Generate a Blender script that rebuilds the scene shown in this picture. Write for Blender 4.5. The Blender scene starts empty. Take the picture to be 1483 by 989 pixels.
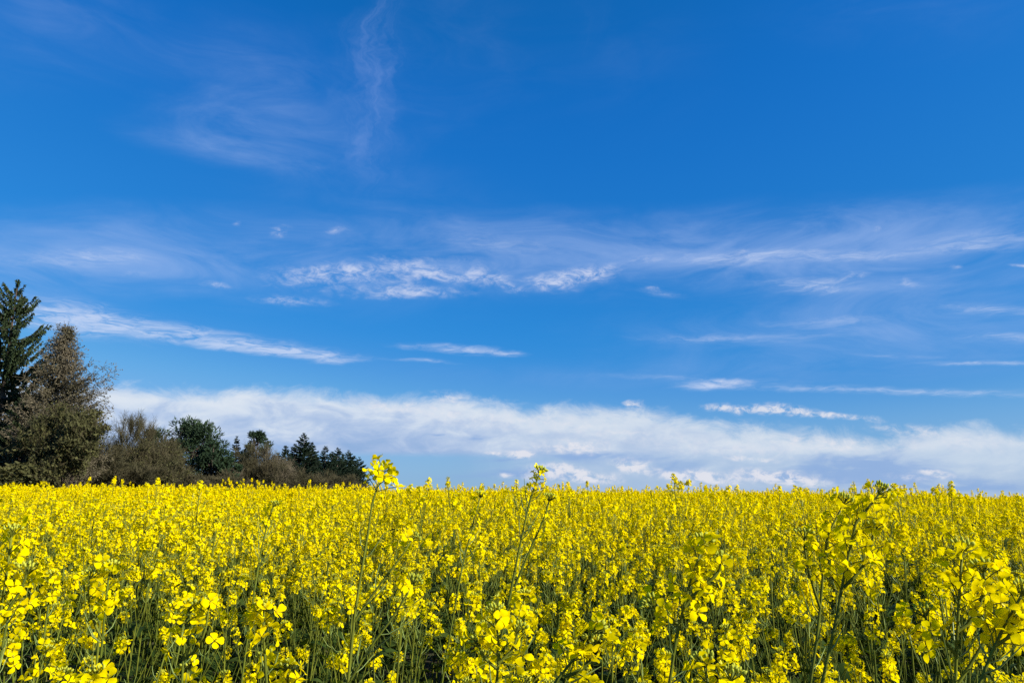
import bpy, math, random
import numpy as np

R = math.radians
sc = bpy.context.scene

# ------------------------------------------------------------------ camera
PITCH = 12.0
CAM_Z = 1.55
cam_d = bpy.data.cameras.new('camera')
cam = bpy.data.objects.new('camera', cam_d)
sc.collection.objects.link(cam)
sc.camera = cam
cam.location = (0, 0, CAM_Z)
cam.rotation_euler = (R(90 + PITCH), 0, 0)
cam_d.lens = 26
cam_d.sensor_width = 36
cam_d.clip_start = 0.05
cam_d.clip_end = 9000

FPX = 26 / 36 * 1483.0


def at(px, py, d):
    """the point of the place seen at photo pixel (px, py), d metres ahead of the camera"""
    dx, dz = (px - 741.5) / FPX, (494.5 - py) / FPX
    cp, sp = math.cos(R(PITCH)), math.sin(R(PITCH))
    v = np.array([dx, cp - dz * sp, sp + dz * cp])
    return v / v[1] * d + np.array([0, 0, CAM_Z])


def azel(px, py):
    v = at(px, py, 1.0) - np.array([0, 0, CAM_Z])
    return math.atan2(v[0], v[1]), math.atan2(v[2], math.hypot(v[0], v[1]))


# ------------------------------------------------------------------ exposure
sc.view_settings.view_transform = 'Standard'
sc.view_settings.look = 'None'
sc.view_settings.exposure = 0.75
sc.view_settings.gamma = 1
sc.render.engine = 'CYCLES'
sc.cycles.max_bounces = 6
sc.cycles.transparent_max_bounces = 4
sc.cycles.use_denoising = False
sc.cycles.sample_clamp_indirect = 4

# ------------------------------------------------------------------ sun
SUN_EL, SUN_AZ = 31.0, 114.0       # azimuth from +Y towards +X: low sun on the right, a little behind
sd = bpy.data.lights.new('sun', 'SUN')
sd.energy = 5.0
sd.angle = R(0.5)
sd.color = (1.0, 0.945, 0.86)
so = bpy.data.objects.new('sun', sd)
sc.collection.objects.link(so)
from mathutils import Vector
S = Vector((math.sin(R(SUN_AZ)) * math.cos(R(SUN_EL)), math.cos(R(SUN_AZ)) * math.cos(R(SUN_EL)), math.sin(R(SUN_EL))))
so.rotation_euler = S.to_track_quat('Z', 'Y').to_euler()

# ------------------------------------------------------------------ world: sky + clouds by direction
w = bpy.data.worlds.new('World')
sc.world = w
w.use_nodes = True
nt = w.node_tree
N, L = nt.nodes, nt.links
bg = N['Background']
bg.inputs[1].default_value = 0.0595


def nd(t, **kw):
    n = N.new(t)
    for k, v in kw.items():
        setattr(n, k, v)
    return n


def put(sock, v):
    if hasattr(v, 'links') or isinstance(v, bpy.types.NodeSocket):
        L.new(v, sock)
    else:
        sock.default_value = v


def M(op, a, b=None, c=None, clamp=False):
    n = nd('ShaderNodeMath', operation=op, use_clamp=clamp)
    put(n.inputs[0], a)
    if b is not None:
        put(n.inputs[1], b)
    if c is not None:
        put(n.inputs[2], c)
    return n.outputs[0]


def sstep(v, lo, hi, out0=0.0, out1=1.0):
    n = nd('ShaderNodeMapRange', interpolation_type='SMOOTHSTEP')
    put(n.inputs[0], v); put(n.inputs[1], lo); put(n.inputs[2], hi); put(n.inputs[3], out0); put(n.inputs[4], out1)
    return n.outputs[0]


def mixc(f, a, b):
    n = nd('ShaderNodeMix', data_type='RGBA')
    put(n.inputs[0], f); put(n.inputs[6], a); put(n.inputs[7], b)
    return n.outputs[2]


sky = nd('ShaderNodeTexSky', sky_type='NISHITA', sun_disc=False)
sky.sun_elevation = R(SUN_EL)
sky.sun_rotation = R(SUN_AZ)
sky.air_density = 1.0
sky.dust_density = 0.3
sky.ozone_density = 3
sc01 = nd('ShaderNodeVectorMath', operation='SCALE')
L.new(sky.outputs[0], sc01.inputs[0]); sc01.inputs[3].default_value = 0.1
cur = nd('ShaderNodeRGBCurve')
L.new(sc01.outputs[0], cur.inputs[1])


def setc(i, pts):
    c = cur.mapping.curves[i]
    while len(c.points) > 2:
        c.points.remove(c.points[-1])
    c.points[0].location = pts[0]
    c.points[1].location = pts[-1]
    for p in pts[1:-1]:
        c.points.new(*p)


setc(0, [(0, 0), (.075, .005), (.11, .013), (.14, .020), (.20, .034), (.25, .075), (.40, .20), (1, .30)])
setc(1, [(0, 0), (.134, .132), (.195, .182), (.24, .212), (.374, .295), (.53, .43), (1, .5)])
setc(2, [(0, 0), (.254, .46), (.30, .55), (.405, .63), (.527, .71), (1, .9)])
cur.mapping.update()
skycol = cur.outputs[0]

tc = nd('ShaderNodeTexCoord')
sep = nd('ShaderNodeSeparateXYZ'); L.new(tc.outputs['Generated'], sep.inputs[0])
az = M('ARCTAN2', sep.outputs[0], sep.outputs[1])
el = M('ARCSINE', sep.outputs[2])
com = nd('ShaderNodeCombineXYZ'); put(com.inputs[0], az); put(com.inputs[1], el)
P = com.outputs[0]


def noise(vec, scale, stretch=(1, 1), detail=6, rough=.55, dist=0.0, rot=0.0, off=0.0):
    mp = nd('ShaderNodeMapping'); L.new(vec, mp.inputs[0])
    mp.inputs['Location'].default_value = (off, off * .7, off * .3)
    mp.inputs['Rotation'].default_value = (0, 0, rot)
    mp.inputs['Scale'].default_value = (stretch[0], stretch[1], 1)
    n = nd('ShaderNodeTexNoise'); L.new(mp.outputs[0], n.inputs['Vector'])
    n.inputs['Scale'].default_value = scale
    n.inputs['Detail'].default_value = detail
    n.inputs['Roughness'].default_value = rough
    n.inputs['Distortion'].default_value = dist
    return n


# a warped direction so that cloud edges are not geometric
wn = noise(P, 9, (1, 2.2), 4, .55, off=3.1)
wsub = nd('ShaderNodeVectorMath', operation='SUBTRACT'); L.new(wn.outputs['Color'], wsub.inputs[0]); wsub.inputs[1].default_value = (.5, .5, .5)
wsc = nd('ShaderNodeVectorMath', operation='MULTIPLY'); L.new(wsub.outputs[0], wsc.inputs[0]); wsc.inputs[1].default_value = (.10, .020, 0)
wad = nd('ShaderNodeVectorMath', operation='ADD'); L.new(P, wad.inputs[0]); L.new(wsc.outputs[0], wad.inputs[1])
PW = wad.outputs[0]


def blob(px, py, wpx, hpx, ang=0.0, k=1.0):
    a, e = azel(px, py)
    a2, e2 = azel(px + 6, py)
    ang = ang + math.degrees(math.atan2(e2 - e, a2 - a))      # straight bands stay straight over a wide stretch of sky
    mp = nd('ShaderNodeMapping', vector_type='TEXTURE'); L.new(PW, mp.inputs[0])
    mp.inputs['Location'].default_value = (a, e, 0)
    mp.inputs['Rotation'].default_value = (0, 0, R(ang))
    dpp = 1 / FPX
    mp.inputs['Scale'].default_value = (wpx * dpp, hpx * dpp, 1)
    g = nd('ShaderNodeTexGradient', gradient_type='SPHERICAL'); L.new(mp.outputs[0], g.inputs[0])
    return M('MULTIPLY', g.outputs['Fac'], k)


def blobs(lst):
    out = None
    for b in lst:
        s = blob(*b)
        out = s if out is None else M('ADD', out, s)
    return out


def layer(mask, nz, t0, t1, kn=1.0):
    """density = mask + noise-.5, cut softly"""
    v = M('MULTIPLY_ADD', M('SUBTRACT', nz.outputs['Fac'], .5), kn, mask)
    return M('MULTIPLY', sstep(v, t0, t1), sstep(mask, 0.0, .25))


white = (.80, .84, .91, 1)
col = skycol

# high soft veils (upper left, centre, top right)
veil = blobs([(350, 70, 240, 70, -4, .42), (370, 130, 260, 60, -3, .36), (410, 190, 260, 60, -2, .62), (350, 225, 220, 30, -10, .35), (60, 30, 190, 120, 25, .45), (640, 60, 200, 220, 10, .30),
              (80, 370, 380, 80, 2, 1.25), (330, 395, 260, 60, -3, .5), (880, 368, 560, 80, 2, 1.2), (1330, 352, 420, 70, 6, 1.05), (560, 300, 420, 90, -10, .40),
              (900, 90, 260, 160, 0, .22), (1320, 20, 260, 80, 0, .30), (1280, 480, 520, 70, 3, 1.0), (900, 545, 560, 34, 0, .5), (1300, 420, 320, 60, -2, .5),
              (560, 420, 320, 70, 0, .45)])
nv = noise(P, 6.0, (1, 3.2), 8, .62, .9, rot=R(-3), off=1.3)
a_veil = M('MULTIPLY', sstep(M('MULTIPLY', veil, M('MULTIPLY_ADD', nv.outputs['Fac'], 2.2, -.35)), .02, 1.35), .50)
col = mixc(a_veil, col, (.38, .53, .87, 1))

# upright wisps, upper left
wisp = blobs([(562, 40, 60, 110, -12, .8), (530, 130, 62, 150, -6, 1.15), (545, 235, 90, 110, 4, .6), (855, 40, 60, 60, 0, .3)])
nw = noise(PW, 16, (2.2, .8), 8, .65, .8, off=5.5)
a_w = M('MULTIPLY', sstep(M('MULTIPLY', wisp, M('MULTIPLY_ADD', nw.outputs['Fac'], 3.0, -.8)), .02, 1.6), .22)
col = mixc(a_w, col, (.34, .48, .88, 1))

# long streaks of cirrus
st = blobs([(150, 470, 150, 30, -8, 1.25), (300, 490, 260, 17, -8, 1.6), (420, 511, 150, 10, -5, 1.6), (488, 525, 34, 6, 0, 1.3), (60, 450, 120, 34, -6, .8),
            (665, 506, 110, 11, -4, 1.6), (610, 523, 60, 5, -3, 1.4), (745, 512, 40, 6, -5, 1.0),
            (1070, 488, 220, 12, 1, .9), (1200, 465, 110, 9, 2, 1.0), (1180, 415, 100, 16, -2, 1.35), (960, 425, 60, 9, -4, .8),
            (1440, 449, 90, 14, -4, 1.1), (1455, 491, 80, 8, 0, 1.35), (1440, 526, 110, 5, 0, 1.35), (1280, 567, 330, 8, -1, 1.25), (1000, 550, 260, 7, -2, .7),
            (1290, 517, 100, 4, 0, .8), (1020, 558, 62, 9, 3, 1.5), (1250, 372, 220, 12, 3, 1.0), (1440, 345, 120, 20, 7, 1.0), (1050, 375, 200, 16, 1, 1.0),
            (720, 352, 160, 26, -3, .7), (120, 374, 160, 22, 1, 1.0)])
ns = noise(PW, 26, (1, 5.5), 9, .68, .7, rot=R(-3), off=8.0)
a_s = M('MULTIPLY', sstep(M('MULTIPLY', st, M('MULTIPLY_ADD', ns.outputs['Fac'], 3.2, -.85)), .03, 2.0), .70)
col = mixc(a_s, col, (.66, .74, .93, 1))

# small ragged puffs
pf = blobs([(450, 397, 100, 24, -3, 1.1), (520, 388, 90, 22, 4, .9), (600, 383, 90, 26, 0, 1.0), (570, 410, 210, 30, 0, .8), (660, 400, 70, 15, -8, 1.0), (425, 435, 60, 11, -2, 1.25),
            (600, 427, 130, 15, 0, 1.0), (715, 398, 70, 22, -20, 1.2), (750, 420, 34, 11, -20, 1.3), (310, 413, 30, 8, -6, 1.2), (410, 337, 24, 11, 8, 1.45), (490, 335, 24, 7, -5, 1.0),
            (812, 408, 60, 20, 8, 2.0), (868, 396, 55, 18, 0, 1.7), (925, 377, 34, 10, 8, 1.4), (950, 417, 18, 6, 0, 1.2), (968, 425, 30, 8, 0, .8), (1070, 368, 26, 7, 12, 1.1),
            (1297, 330, 22, 7, 20, 1.5), (1238, 399, 32, 7, 8, 1.4), (1380, 388, 18, 5, 8, 1.0), (1310, 410, 28, 8, -6, 1.1), (1475, 386, 20, 6, 0, 1.3), (340, 322, 12, 6, 0, .8),
            (205, 402, 30, 7, 0, .8), (1040, 556, 40, 8, 4, 1.35), (690, 346, 14, 6, 0, .9), (1200, 407, 30, 7, 0, .9)])
npf = noise(P, 40, (1, 2.0), 9, .66, .5, rot=R(7), off=2.2)
a_p = M('MULTIPLY', sstep(M('MULTIPLY', pf, M('MULTIPLY_ADD', npf.outputs['Fac'], 4.2, -1.40)), .05, 2.1), .72)
col = mixc(a_p, col, (.74, .78, .93, 1))

# the long bank over the horizon: its top edge follows a curve of azimuth
fc = nd('ShaderNodeFloatCurve')
A0, A1 = azel(-700, 700)[0], azel(2200, 700)[0]
u = nd('ShaderNodeMapRange'); put(u.inputs[0], az); put(u.inputs[1], A0); put(u.inputs[2], A1); u.clamp = True
L.new(u.outputs[0], fc.inputs['Value'])
edge = [(-700, 600), (-200, 560), (130, 552), (250, 560), (450, 566), (560, 572), (650, 571), (730, 582), (850, 586), (930, 588), (1000, 602), (1060, 612), (1150, 616), (1230, 622), (1290, 630), (1380, 616), (1483, 620), (1700, 600), (2200, 590)]
EL1 = .25
c = fc.mapping.curves[0]
pts = []
for px, py in edge:
    a, e = azel(px, py)
    pts.append(((a - A0) / (A1 - A0), e / EL1))
c.points[0].location = (0, pts[0][1]); c.points[1].location = (1, pts[-1][1])
for p in pts[1:-1]:
    c.points.new(*p)
fc.mapping.update()
top = M('MULTIPLY', fc.outputs[0], EL1)
nb1 = noise(P, 20, (1, 1.8), 9, .66, .5, off=4.0)
nb2 = noise(P, 5, (1, 3.5), 5, .5, .5, off=9.0)
nb3 = noise(P, 16, (1, 2.6), 7, .58, .5, off=12.0)
dep = M('SUBTRACT', top, el)                     # depth below the bank's top edge
dep = M('ADD', dep, M('MULTIPLY', M('SUBTRACT', nb1.outputs['Fac'], .5), .052))
dep = M('ADD', dep, M('MULTIPLY', M('SUBTRACT', nb2.outputs['Fac'], .5), .016))
a_b = sstep(dep, -.006, .022)
# greyer towards the underside
ramp = nd('ShaderNodeValToRGB')
put(ramp.inputs[0], M('MULTIPLY', M('ADD', dep, M('MULTIPLY', M('SUBTRACT', nb3.outputs['Fac'], .5), .17)), 1 / .105, clamp=True))
cr = ramp.color_ramp
cr.elements[0].position = 0.0; cr.elements[0].color = (.74, .80, .88, 1)
cr.elements[1].position = 1.0; cr.elements[1].color = (.29, .44, .71, 1)
for p_, c_ in ((.22, (.66, .74, .86, 1)), (.46, (.49, .60, .80, 1)), (.72, (.37, .50, .75, 1))):
    e_ = cr.elements.new(p_); e_.color = c_
a_right = sstep(az, azel(600, 700)[0], azel(860, 700)[0])
bankc = mixc(M('MULTIPLY', a_right, .42), ramp.outputs[0], (.62, .71, .82, 1))
slab = sstep(el, azel(600, 664)[1], azel(600, 652)[1])        # underside of the bank at left: clear blue gap below it
under = M('SUBTRACT', 1.0, M('MULTIPLY', M('SUBTRACT', 1.0, slab), M('SUBTRACT', 1.0, M('MULTIPLY', a_right, .80))))
a_bank = M('MULTIPLY', a_b, M('MULTIPLY', under, .93))
col = mixc(a_bank, col, bankc)

# grey-blue shaded patches and lens under the bank
dk = blobs([(690, 633, 45, 9, 0, 1.1), (640, 628, 22, 4, 0, .9), (850, 660, 130, 14, -2, 1.5), (760, 688, 120, 11, 0, 1.5), (720, 668, 80, 6, 0, .8), (1265, 672, 125, 26, -3, 1.6), (1215, 690, 110, 16, 0, 1.0),
            (1400, 705, 220, 13, -2, 1.3), (980, 672, 130, 20, 0, .7), (1080, 690, 160, 16, 0, .8), (1350, 690, 90, 10, 0, .7), (600, 690, 160, 12, 0, .5)])
nk = noise(PW, 16, (1, 3.6), 7, .6, .4, off=6.0)
a_d = M('MULTIPLY', sstep(M('MULTIPLY', dk, M('MULTIPLY_ADD', nk.outputs['Fac'], 2.4, -.45)), .12, 1.0), .80)
col = mixc(a_d, col, (.25, .41, .72, 1))

# sunlit heads of the far cumulus near the horizon and on the bank
cu = blobs([(820, 648, 75, 14, -4, 1.6), (800, 686, 70, 18, 0, 1.3), (750, 660, 50, 13, 0, 1.2), (930, 674, 60, 14, -8, 1.2), (1010, 690, 70, 14, 0, 1.1), (900, 630, 200, 24, -4, .7), (700, 605, 200, 22, -3, .7), (1100, 655, 200, 20, 0, .7), (1130, 694, 120, 14, 0, 1.1), (757, 660, 20, 9, 0, 1.5), (725, 690, 26, 5, 0, 1.1), (830, 685, 55, 15, -10, 1.35), (870, 690, 60, 14, 0, 1.1), (930, 680, 34, 14, -12, 1.25), (995, 692, 24, 10, 0, 1.35),
            (1030, 692, 22, 12, -20, 1.4), (1090, 668, 42, 5, -6, 1.2), (1085, 682, 36, 7, 0, 1.1), (1120, 690, 50, 11, 0, 1.35), (1170, 697, 40, 8, 0, 1.1), (1352, 684, 26, 6, -14, 1.7), (1320, 690, 40, 10, 0, .9), (715, 655, 14, 5, 0, 1.0),
            (1140, 594, 75, 11, -4, 1.75), (1070, 594, 36, 10, -3, 1.3), (1225, 604, 50, 8, -4, 1.2), (920, 584, 26, 8, 5, 1.4), (1035, 590, 26, 9, 0, 1.2), (1180, 640, 130, 14, -4, .7), (650, 576, 55, 12, -8, 1.1),
            (1380, 645, 160, 18, 0, .6), (560, 588, 120, 10, -5, .8), (1310, 624, 80, 12, -6, .9)])
ncu = noise(P, 60, (1, 1.5), 9, .66, .4, off=7.0)
a_c = M('MULTIPLY', sstep(M('MULTIPLY', cu, M('MULTIPLY_ADD', ncu.outputs['Fac'], 4.4, -1.5)), .05, 1.5), .85)
col = mixc(a_c, col, (.80, .80, .86, 1))

fin = nd('ShaderNodeVectorMath', operation='SCALE')
L.new(col, fin.inputs[0]); fin.inputs[3].default_value = 10.0
L.new(fin.outputs[0], bg.inputs[0])
w.cycles.sampling_method = 'MANUAL'
w.cycles.sample_map_resolution = 512


# ------------------------------------------------------------------ materials
def mat(name, base, rough=.6, transl=0.0, var=0.0, tcol=None, nscale=3.0, dark=None, spec=.3, coord='Object', dfac=.5):
    m = bpy.data.materials.new(name)
    m.use_nodes = True
    t = m.node_tree
    n, l = t.nodes, t.links
    out = n['Material Output']
    p = n['Principled BSDF']
    p.inputs['Roughness'].default_value = rough
    p.inputs['Specular IOR Level'].default_value = spec
    rgb = n.new('ShaderNodeRGB'); rgb.outputs[0].default_value = (*base, 1)
    c_ = rgb.outputs[0]
    if dark is not None:
        tcn = n.new('ShaderNodeTexCoord')
        nz = n.new('ShaderNodeTexNoise'); nz.inputs['Scale'].default_value = nscale; nz.inputs['Detail'].default_value = 4
        l.new(tcn.outputs[coord], nz.inputs['Vector'])
        mr = n.new('ShaderNodeMapRange'); mr.inputs[1].default_value = .35; mr.inputs[2].default_value = .65
        l.new(nz.outputs['Fac'], mr.inputs[0])
        mx = n.new('ShaderNodeMix'); mx.data_type = 'RGBA'
        l.new(mr.outputs[0], mx.inputs[0]); l.new(c_, mx.inputs[6]); mx.inputs[7].default_value = (*dark, 1)
        c_ = mx.outputs[2]
    if var:
        oi = n.new('ShaderNodeObjectInfo')
        h = n.new('ShaderNodeHueSaturation')
        mr = n.new('ShaderNodeMapRange'); l.new(oi.outputs['Random'], mr.inputs[0]); mr.inputs[3].default_value = 1 - var; mr.inputs[4].default_value = 1 + var
        l.new(mr.outputs[0], h.inputs['Value'])
        mr2 = n.new('ShaderNodeMapRange'); l.new(oi.outputs['Random'], mr2.inputs[0]); mr2.inputs[3].default_value = .5 + .06 * var; mr2.inputs[4].default_value = .5 - .06 * var
        l.new(mr2.outputs[0], h.inputs['Hue'])
        l.new(c_, h.inputs['Color'])
        c_ = h.outputs[0]
    l.new(c_, p.inputs['Base Color'])
    if transl:
        tr = n.new('ShaderNodeBsdfTranslucent')
        if tcol:
            tr.inputs[0].default_value = (*tcol, 1)
        else:
            l.new(c_, tr.inputs[0])
        ms = n.new('ShaderNodeMixShader'); ms.inputs[0].default_value = transl
        l.new(p.outputs[0], ms.inputs[1]); l.new(tr.outputs[0], ms.inputs[2]); l.new(ms.outputs[0], out.inputs[0])
    return m


m_petal = mat('petal', (.89, .76, .001), .9, .42, .06, (.87, .72, .0005), 60, (.84, .64, .001), 0)
m_bud = mat('bud', (.44, .47, .05), .7, .25, .1, spec=.08)
m_anther = mat('anther', (.55, .50, .03), .6, 0, 0)
m_stem = mat('stem', (.13, .15, .014), .6, 0, .18, None, 22, (.085, .10, .012), .10)
m_leaf = mat('leaf', (.032, .055, .008), .6, .25, .25, (.08, .13, .004), 14, (.05, .078, .014), .08)
m_pod = mat('pod', (.22, .29, .07), .5, .1, .1)
MATS = [m_petal, m_bud, m_anther, m_stem, m_leaf, m_pod]
PET, BUD, ANT, STM, LEA, POD = range(6)


# ------------------------------------------------------------------ mesh helpers
class MB:
    def __init__(s):
        s.v = []; s.f = []; s.m = []; s.n = 0

    def add(s, verts, faces, mi):
        o = s.n
        s.v.append(np.asarray(verts, float).reshape(-1, 3))
        s.n += len(s.v[-1])
        for f in faces:
            s.f.append(tuple(i + o for i in f))
        s.m.extend([mi] * len(faces))

    def tube(s, pts, rads, mi, sides=5, cap=True):
        pts = np.asarray(pts, float)
        n = len(pts)
        rads = np.broadcast_to(rads, (n,)) if np.ndim(rads) == 0 else np.asarray(rads)
        tg = np.gradient(pts, axis=0)
        tg /= np.linalg.norm(tg, axis=1)[:, None] + 1e-9
        ref = np.array([0.31, .95, .05]) if abs(tg[0][2]) > .6 else np.array([0, 0, 1.0])
        a = np.cross(tg, ref); a /= np.linalg.norm(a, axis=1)[:, None] + 1e-9
        b = np.cross(tg, a)
        th = np.arange(sides) * 2 * math.pi / sides
        vs = pts[:, None, :] + rads[:, None, None] * (a[:, None, :] * np.cos(th)[None, :, None] + b[:, None, :] * np.sin(th)[None, :, None])
        fs = []
        for i in range(n - 1):
            for k in range(sides):
                k2 = (k + 1) % sides
                fs.append((i * sides + k, i * sides + k2, (i + 1) * sides + k2, (i + 1) * sides + k))
        if cap:
            fs.append(tuple((n - 1) * sides + k for k in range(sides)))
        s.add(vs.reshape(-1, 3), fs, mi)

    def mesh(s, name, mats, smooth=True):
        me = bpy.data.meshes.new(name)
        v = np.concatenate(s.v) if s.v else np.zeros((0, 3))
        me.from_pydata(v.tolist(), [], s.f)
        used = sorted(set(s.m))
        for u_ in used:
            me.materials.append(mats[u_])
        rm = {u_: i for i, u_ in enumerate(used)}
        me.polygons.foreach_set('material_index', [rm[x] for x in s.m])
        me.polygons.foreach_set('use_smooth', [smooth] * len(s.f))
        me.update()
        return me

    def join(s, o):
        off = s.n
        s.v += o.v
        s.n += o.n
        s.f += [tuple(i + off for i in f) for f in o.f]
        s.m += o.m


def frame(n):
    n = np.asarray(n, float); n = n / (np.linalg.norm(n) + 1e-9)
    r = np.array([0, 0, 1.0]) if abs(n[2]) < .9 else np.array([1.0, 0, 0])
    a = np.cross(n, r); a /= np.linalg.norm(a)
    return a, np.cross(n, a), n


def rn(rs, k=3):
    return rs.normal(size=k)


def flower(mb, c, n, r, lod, rs, opening=1.0):
    """four rounded petals in a cross"""
    a, b, n = frame(n)
    rot = rs.uniform(0, 6.28)
    for k in range(4):
        ph = rot + k * math.pi / 2 + rs.uniform(-.15, .15)
        d = a * math.cos(ph) + b * math.sin(ph)
        t = np.cross(n, d)
        L_ = r * rs.uniform(.88, 1.1)
        W = L_ * rs.uniform(.40, .50)
        up = (1 - opening) * rs.uniform(.6, 1.1) + rs.uniform(-.15, .2)
        cu_, su = math.cos(up), math.sin(up)
        dn = n * rs.uniform(-.50, .28)
        twist = rs.uniform(-.7, .7)
        if lod == 0:
            rows = [(.08, .10, -.10), (.36, .55, .04), (.66, .98, .07), (.90, .80, .03), (1.02, .34, -.05)]
            vs = []
            for (q, ww, h) in rows:
                base = c + (d * cu_ + n * su) * (q * L_) + n * (h * L_) + dn * (q * q * L_)
                for s_ in (-1, 0, 1):
                    vs.append(base + t * (s_ * ww * W) + n * ((abs(s_) * .05 + s_ * twist * q * .3) * L_))
            fs = []
            for i in range(4):
                for j in range(2):
                    fs.append((i * 3 + j, i * 3 + j + 1, i * 3 + j + 4, i * 3 + j + 3))
        else:
            rows = [(.05, .2, -.05), (.55, 1.0, .08), (1.0, .62, 0)] if lod == 1 else [(.0, .55, 0), (1.0, .85, 0)]
            vs = []
            for (q, ww, h) in rows:
                base = c + (d * cu_ + n * su) * (q * L_) + n * (h * L_) + dn * (q * q * L_)
                for s_ in (-1, 1):
                    vs.append(base + t * (s_ * ww * W))
            fs = [(i * 2, i * 2 + 1, i * 2 + 3, i * 2 + 2) for i in range(len(rows) - 1)]
        mb.add(vs, fs, PET)
    if lod == 0:
        for k in range(5):
            dd = n + .35 * rn(rs)
            e = c + dd / np.linalg.norm(dd) * r * .42
            s1 = a * r * .05
            mb.add([c - s1, c + s1, e + s1 * 1.6, e - s1 * 1.6], [(0, 1, 2, 3)], ANT)


def bud(mb, c, n, ln, w_, lod, mi=BUD):
    a, b, n = frame(n)
    if lod >= 2:
        mb.add([c - a * w_, c + a * w_, c + n * ln], [(0, 1, 2)], mi)
        return
    ring = lambda q, rr: [c + n * (q * ln) + (a * math.cos(x) + b * math.sin(x)) * rr * w_ for x in (0, 1.57, 3.14, 4.71)]
    vs = [c] + ring(.35, 1) + ring(.75, .8) + [c + n * ln]
    fs = []
    for k in range(4):
        k2 = (k + 1) % 4
        fs += [(0, 1 + k2, 1 + k), (1 + k, 1 + k2, 5 + k2, 5 + k), (5 + k, 5 + k2, 9)]
    mb.add(vs, fs, mi)


def bez(p0, p1, p2, n):
    t = np.linspace(0, 1, n)[:, None]
    return (1 - t) ** 2 * p0 + 2 * t * (1 - t) * p1 + t * t * p2


def along(path, t):
    path = np.asarray(path)
    sg = np.linalg.norm(np.diff(path, axis=0), axis=1)
    cs = np.concatenate([[0], np.cumsum(sg)])
    s_ = np.clip(t, 0, 1) * cs[-1]
    i = min(np.searchsorted(cs, s_, side='right') - 1, len(sg) - 1)
    f = (s_ - cs[i]) / sg[i]
    return path[i] * (1 - f) + path[i + 1] * f, (path[i + 1] - path[i]) / sg[i]


def raceme(path, rs, lod, nfl, zone=.09, frad=.010, npod=4, pedl=.017, nbud=12, each=None):
    """flowers, pods and the bud tuft over the last stretch of a stalk.
    returns (green mesh builder incl. flowers, bud builder); each = list that collects single-flower builders"""
    path = np.asarray(path)
    total = np.linalg.norm(np.diff(path, axis=0), axis=1).sum()
    A, B = MB(), MB()
    if lod == 0:
        t0 = max(0.0, 1 - (zone + .115) / total)
        A.tube([along(path, q_)[0] for q_ in np.linspace(t0, .995, 6)], np.linspace(.0019, .0012, 6), STM, 5)
    ga = rs.uniform(0, 6.28)
    for i in range(nfl):
        q = i / max(1, nfl - 1)
        s_ = total - .008 - zone * (1 - q) ** .9
        p, tg = along(path, s_ / total)
        a, b, _ = frame(tg)
        ga += 2.4
        out = a * math.cos(ga) + b * math.sin(ga)
        pl = pedl * (1.15 - .35 * q) * rs.uniform(.8, 1.2)
        dirn = out * rs.uniform(.75, 1.0) + tg * rs.uniform(.3, .7) * (1 + .5 * q)
        dirn /= np.linalg.norm(dirn)
        e = p + dirn * pl
        if lod == 0:
            A.tube([p, p + dirn * pl * .55 + tg * .001, e], [.0007, .0006, .0008], STM, 3, False)
        elif lod == 1:
            s1 = np.cross(dirn, [0.2, 1, .1]) * .0007
            A.add([p - s1, p + s1, e + s1, e - s1], [(0, 1, 2, 3)], STM)
        nn = dirn + .62 * rn(rs)
        fb = A
        if each is not None:
            fb = MB(); each.append((fb, e))
        op = rs.uniform(.75, 1.05) if q < .75 else rs.uniform(.35, .8)
        flower(fb, e, nn, frad * rs.uniform(.85, 1.12), lod, rs, op)
    for i in range(npod):
        s_ = total - .01 - zone - rs.uniform(.0, .10)
        if s_ < .02:
            continue
        p, tg = along(path, s_ / total)
        a, b, _ = frame(tg)
        ga += 2.4
        out = a * math.cos(ga) + b * math.sin(ga)
        d = out * .75 + tg * .65
        e1 = p + d * rs.uniform(.012, .018)
        e2 = e1 + (d * .6 + tg * .6) * rs.uniform(.012, .038)
        if lod == 0:
            A.tube([p, e1, e2], [.0007, .0010, .0004], POD, 3, False)
        elif lod == 1:
            s1 = np.cross(d, [0.2, 1, .1]) * .0009
            A.add([p - s1, p + s1, e2 + s1, e2 - s1], [(0, 1, 2, 3)], POD)
    tip, tg = along(path, 1.0)
    a, b, _ = frame(tg)
    for i in range(nbud if lod < 2 else 3):
        ph = i * 2.4
        rr = .009 * math.sqrt((i + .5) / nbud)
        out = a * math.cos(ph) + b * math.sin(ph)
        c = tip - tg * .004 + out * rr + tg * (.006 - rr * .5)
        bud(B, c, tg + out * (rr / .008) * .9, .0062 * rs.uniform(.8, 1.15), .0017, lod)
        if lod == 0:
            B.tube([tip - tg * .010, c], [.0005, .0005], STM, 3, False)
    return A, B


def leaf(mb, p, d, ln, wd, rs, lod):
    """long clasping wavy leaf arching outwards"""
    d = d / np.linalg.norm(d)
    side = np.cross(d, [0, 0, 1.0]); side /= np.linalg.norm(side) + 1e-9
    n_ = 6 if lod == 0 else 3
    vs = []
    tw = rs.uniform(-.4, .4)
    for i in range(n_ + 1):
        q = i / n_
        c = p + d * (q * ln) + np.array([0, 0, 1.0]) * (.35 * q - .75 * q * q) * ln
        ww = wd * (math.sin(min(1, q * 1.1 + .12) * math.pi) ** .7 if q < .93 else .04)
        for s_ in (-1, 0, 1):
            vs.append(c + side * s_ * ww + np.array([0, 0, 1]) * (abs(s_) * .25 * ww + s_ * tw * ww + rs.uniform(-.08, .08) * ww))
    fs = []
    for i in range(n_):
        for j in range(2):
            fs.append((i * 3 + j, i * 3 + j + 1, i * 3 + j + 4, i * 3 + j + 3))
    mb.add(vs, fs, LEA)


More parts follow.
